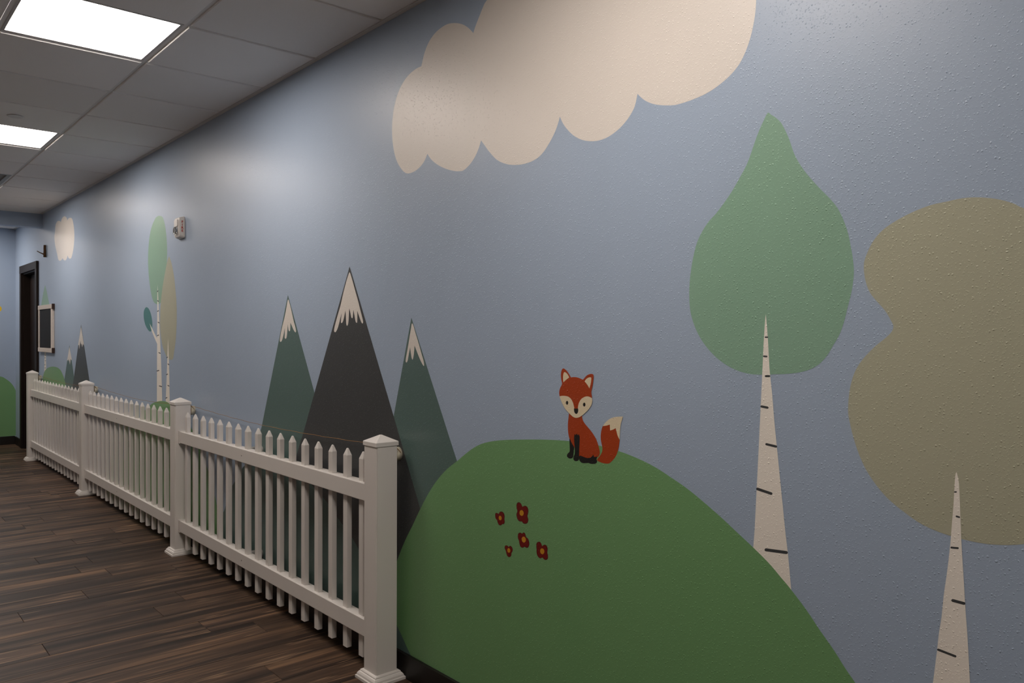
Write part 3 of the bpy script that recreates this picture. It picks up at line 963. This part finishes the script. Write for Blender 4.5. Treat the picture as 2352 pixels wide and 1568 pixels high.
# ================================================================== FIRE STROBE
fx, fz = -5.475, 2.123
strobe = empty('fire_strobe', (fx, 0, fz))
tag(strobe, 'white wall fire alarm strobe with red FIRE lettering', 'fire alarm')


def rrect(hx, hz, y, r, cz=0.0, n=5):
    out = []
    for cx_, cz_, a0 in ((hx - r, hz - r, 0), (-hx + r, hz - r, 1), (-hx + r, -hz + r, 2), (hx - r, -hz + r, 3)):
        for k in range(n):
            t = (a0 + k / (n - 1)) * math.pi / 2
            out.append((cx_ + r * math.cos(t), y, cz + cz_ + r * math.sin(t)))
    return out


link('back_plate', rings_mesh('back_plate', [rrect(0.0595, 0.071, 0.0000, 0.014), rrect(0.0595, 0.071, -0.0043, 0.014)]), WHITEP, strobe)
link('body', rings_mesh('body', [rrect(0.061, 0.0725, -0.0036, 0.014), rrect(0.060, 0.0715, -0.0086, 0.015), rrect(0.053, 0.064, -0.0317, 0.018), rrect(0.046, 0.057, -0.0353, 0.018)]), WHITEP, strobe)
link('horn_panel', rings_mesh('horn_panel', [rrect(0.034, 0.026, -0.0331, 0.008, 0.028), rrect(0.030, 0.022, -0.0418, 0.008, 0.028)]), WHITEP, strobe)
link('reflector', rings_mesh('reflector', [rrect(0.030, 0.024, -0.0331, 0.006, -0.022), rrect(0.012, 0.012, -0.0374, 0.004, -0.022)]), CHROME, strobe)
link('lens', rings_mesh('lens', [rrect(0.032, 0.026, -0.0338, 0.008, -0.022), rrect(0.030, 0.024, -0.0475, 0.010, -0.022), rrect(0.018, 0.014, -0.0533, 0.008, -0.022)]), LENS, strobe)
link('flash_tube', tube_mesh('flash_tube', [(0, -0.044, -0.040), (0, -0.044, -0.004)], 0.004, 10), CHROME, strobe)
for k, ch in enumerate('FIRE'):
    cu = bpy.data.curves.new('letter', 'FONT')
    cu.body = ch
    cu.size = 0.021
    cu.align_x = 'CENTER'
    cu.extrude = 0.0004
    cu.offset = 0.0009
    tmp = bpy.data.objects.new('tmp', cu)
    COL.objects.link(tmp)
    bpy.context.view_layer.update()
    me = bpy.data.meshes.new_from_object(tmp.evaluated_get(bpy.context.evaluated_depsgraph_get()))
    bpy.data.objects.remove(tmp)
    # letter plane faces +x (and slightly out from the wall, following the tapered side)
    ang = math.atan2(0.007, 0.023)
    yc = -0.0165
    xs = 0.060 - (-yc - 0.0086) * 0.007 / 0.023 + 0.0008
    Mx = Matrix.Translation((xs, yc, 0.0275 - k * 0.0195)) @ Matrix.Rotation(-ang, 4, 'Z') @ Matrix(((0, 0, 1, 0), (1, 0, 0, 0), (0, 1, 0, 0), (0, 0, 0, 1)))
    me.transform(Mx)
    me.materials.clear()
    link('letter', me, REDP, strobe)

# ================================================================== TWIG HOOK
hx_ = -9.86
hook = empty('twig_hook', (hx_, 0, 2.31))
tag(hook, 'brown twig hook with one side branch on the wall above the door', 'hook')
link('stem', tube_mesh('stem', [(0.0, -0.015, 0.066), (0.001, -0.016, 0.03), (0, -0.0145, 0.0), (0.001, -0.016, -0.03), (0.0, -0.015, -0.066)], [0.0125, 0.013, 0.0135, 0.015, 0.0145], 12), BARK, hook)
link('branch', tube_mesh('branch', [(0, -0.018, -0.038), (-0.002, -0.035, -0.030), (-0.002, -0.060, -0.020), (-0.003, -0.090, -0.003)], [0.0095, 0.0065, 0.0052, 0.0042], 10), BARK, hook)

# ================================================================== CHALKBOARD
cb = empty('chalkboard', (-9.82, 0, 1.465))
tag(cb, 'framed chalkboard with whitewashed frame and dark corners beside the door', 'chalkboard')
hw, hh = 0.375, 0.257
box('board', (-hw + 0.04, -0.016, -hh + 0.03), (hw - 0.05, -0.004, hh - 0.03), SLATE, cb)
box('stile', (-hw, -0.021, -hh + 0.04), (-hw + 0.06, -0.001, hh - 0.045), WASHW, cb, 0.002)
box('stile', (hw - 0.09, -0.021, -hh + 0.04), (hw - 0.012, -0.001, hh - 0.045), WASHW, cb, 0.002)
tr = box('top_rail', (-hw, -0.025, hh - 0.046), (hw - 0.004, -0.001, hh), WASHW, cb, 0.002)
br = box('bottom_rail', (-hw, -0.025, -hh), (hw - 0.004, -0.001, -hh + 0.046), WASHW, cb, 0.002)
box('end_cap', (hw - 0.004, -0.028, hh - 0.052), (hw + 0.006, -0.001, hh + 0.004), WALNUT, tr)['label'] = 'dark walnut end'
box('end_cap', (hw - 0.004, -0.028, -hh - 0.004), (hw + 0.006, -0.001, -hh + 0.052), WALNUT, br)['label'] = 'dark walnut end'
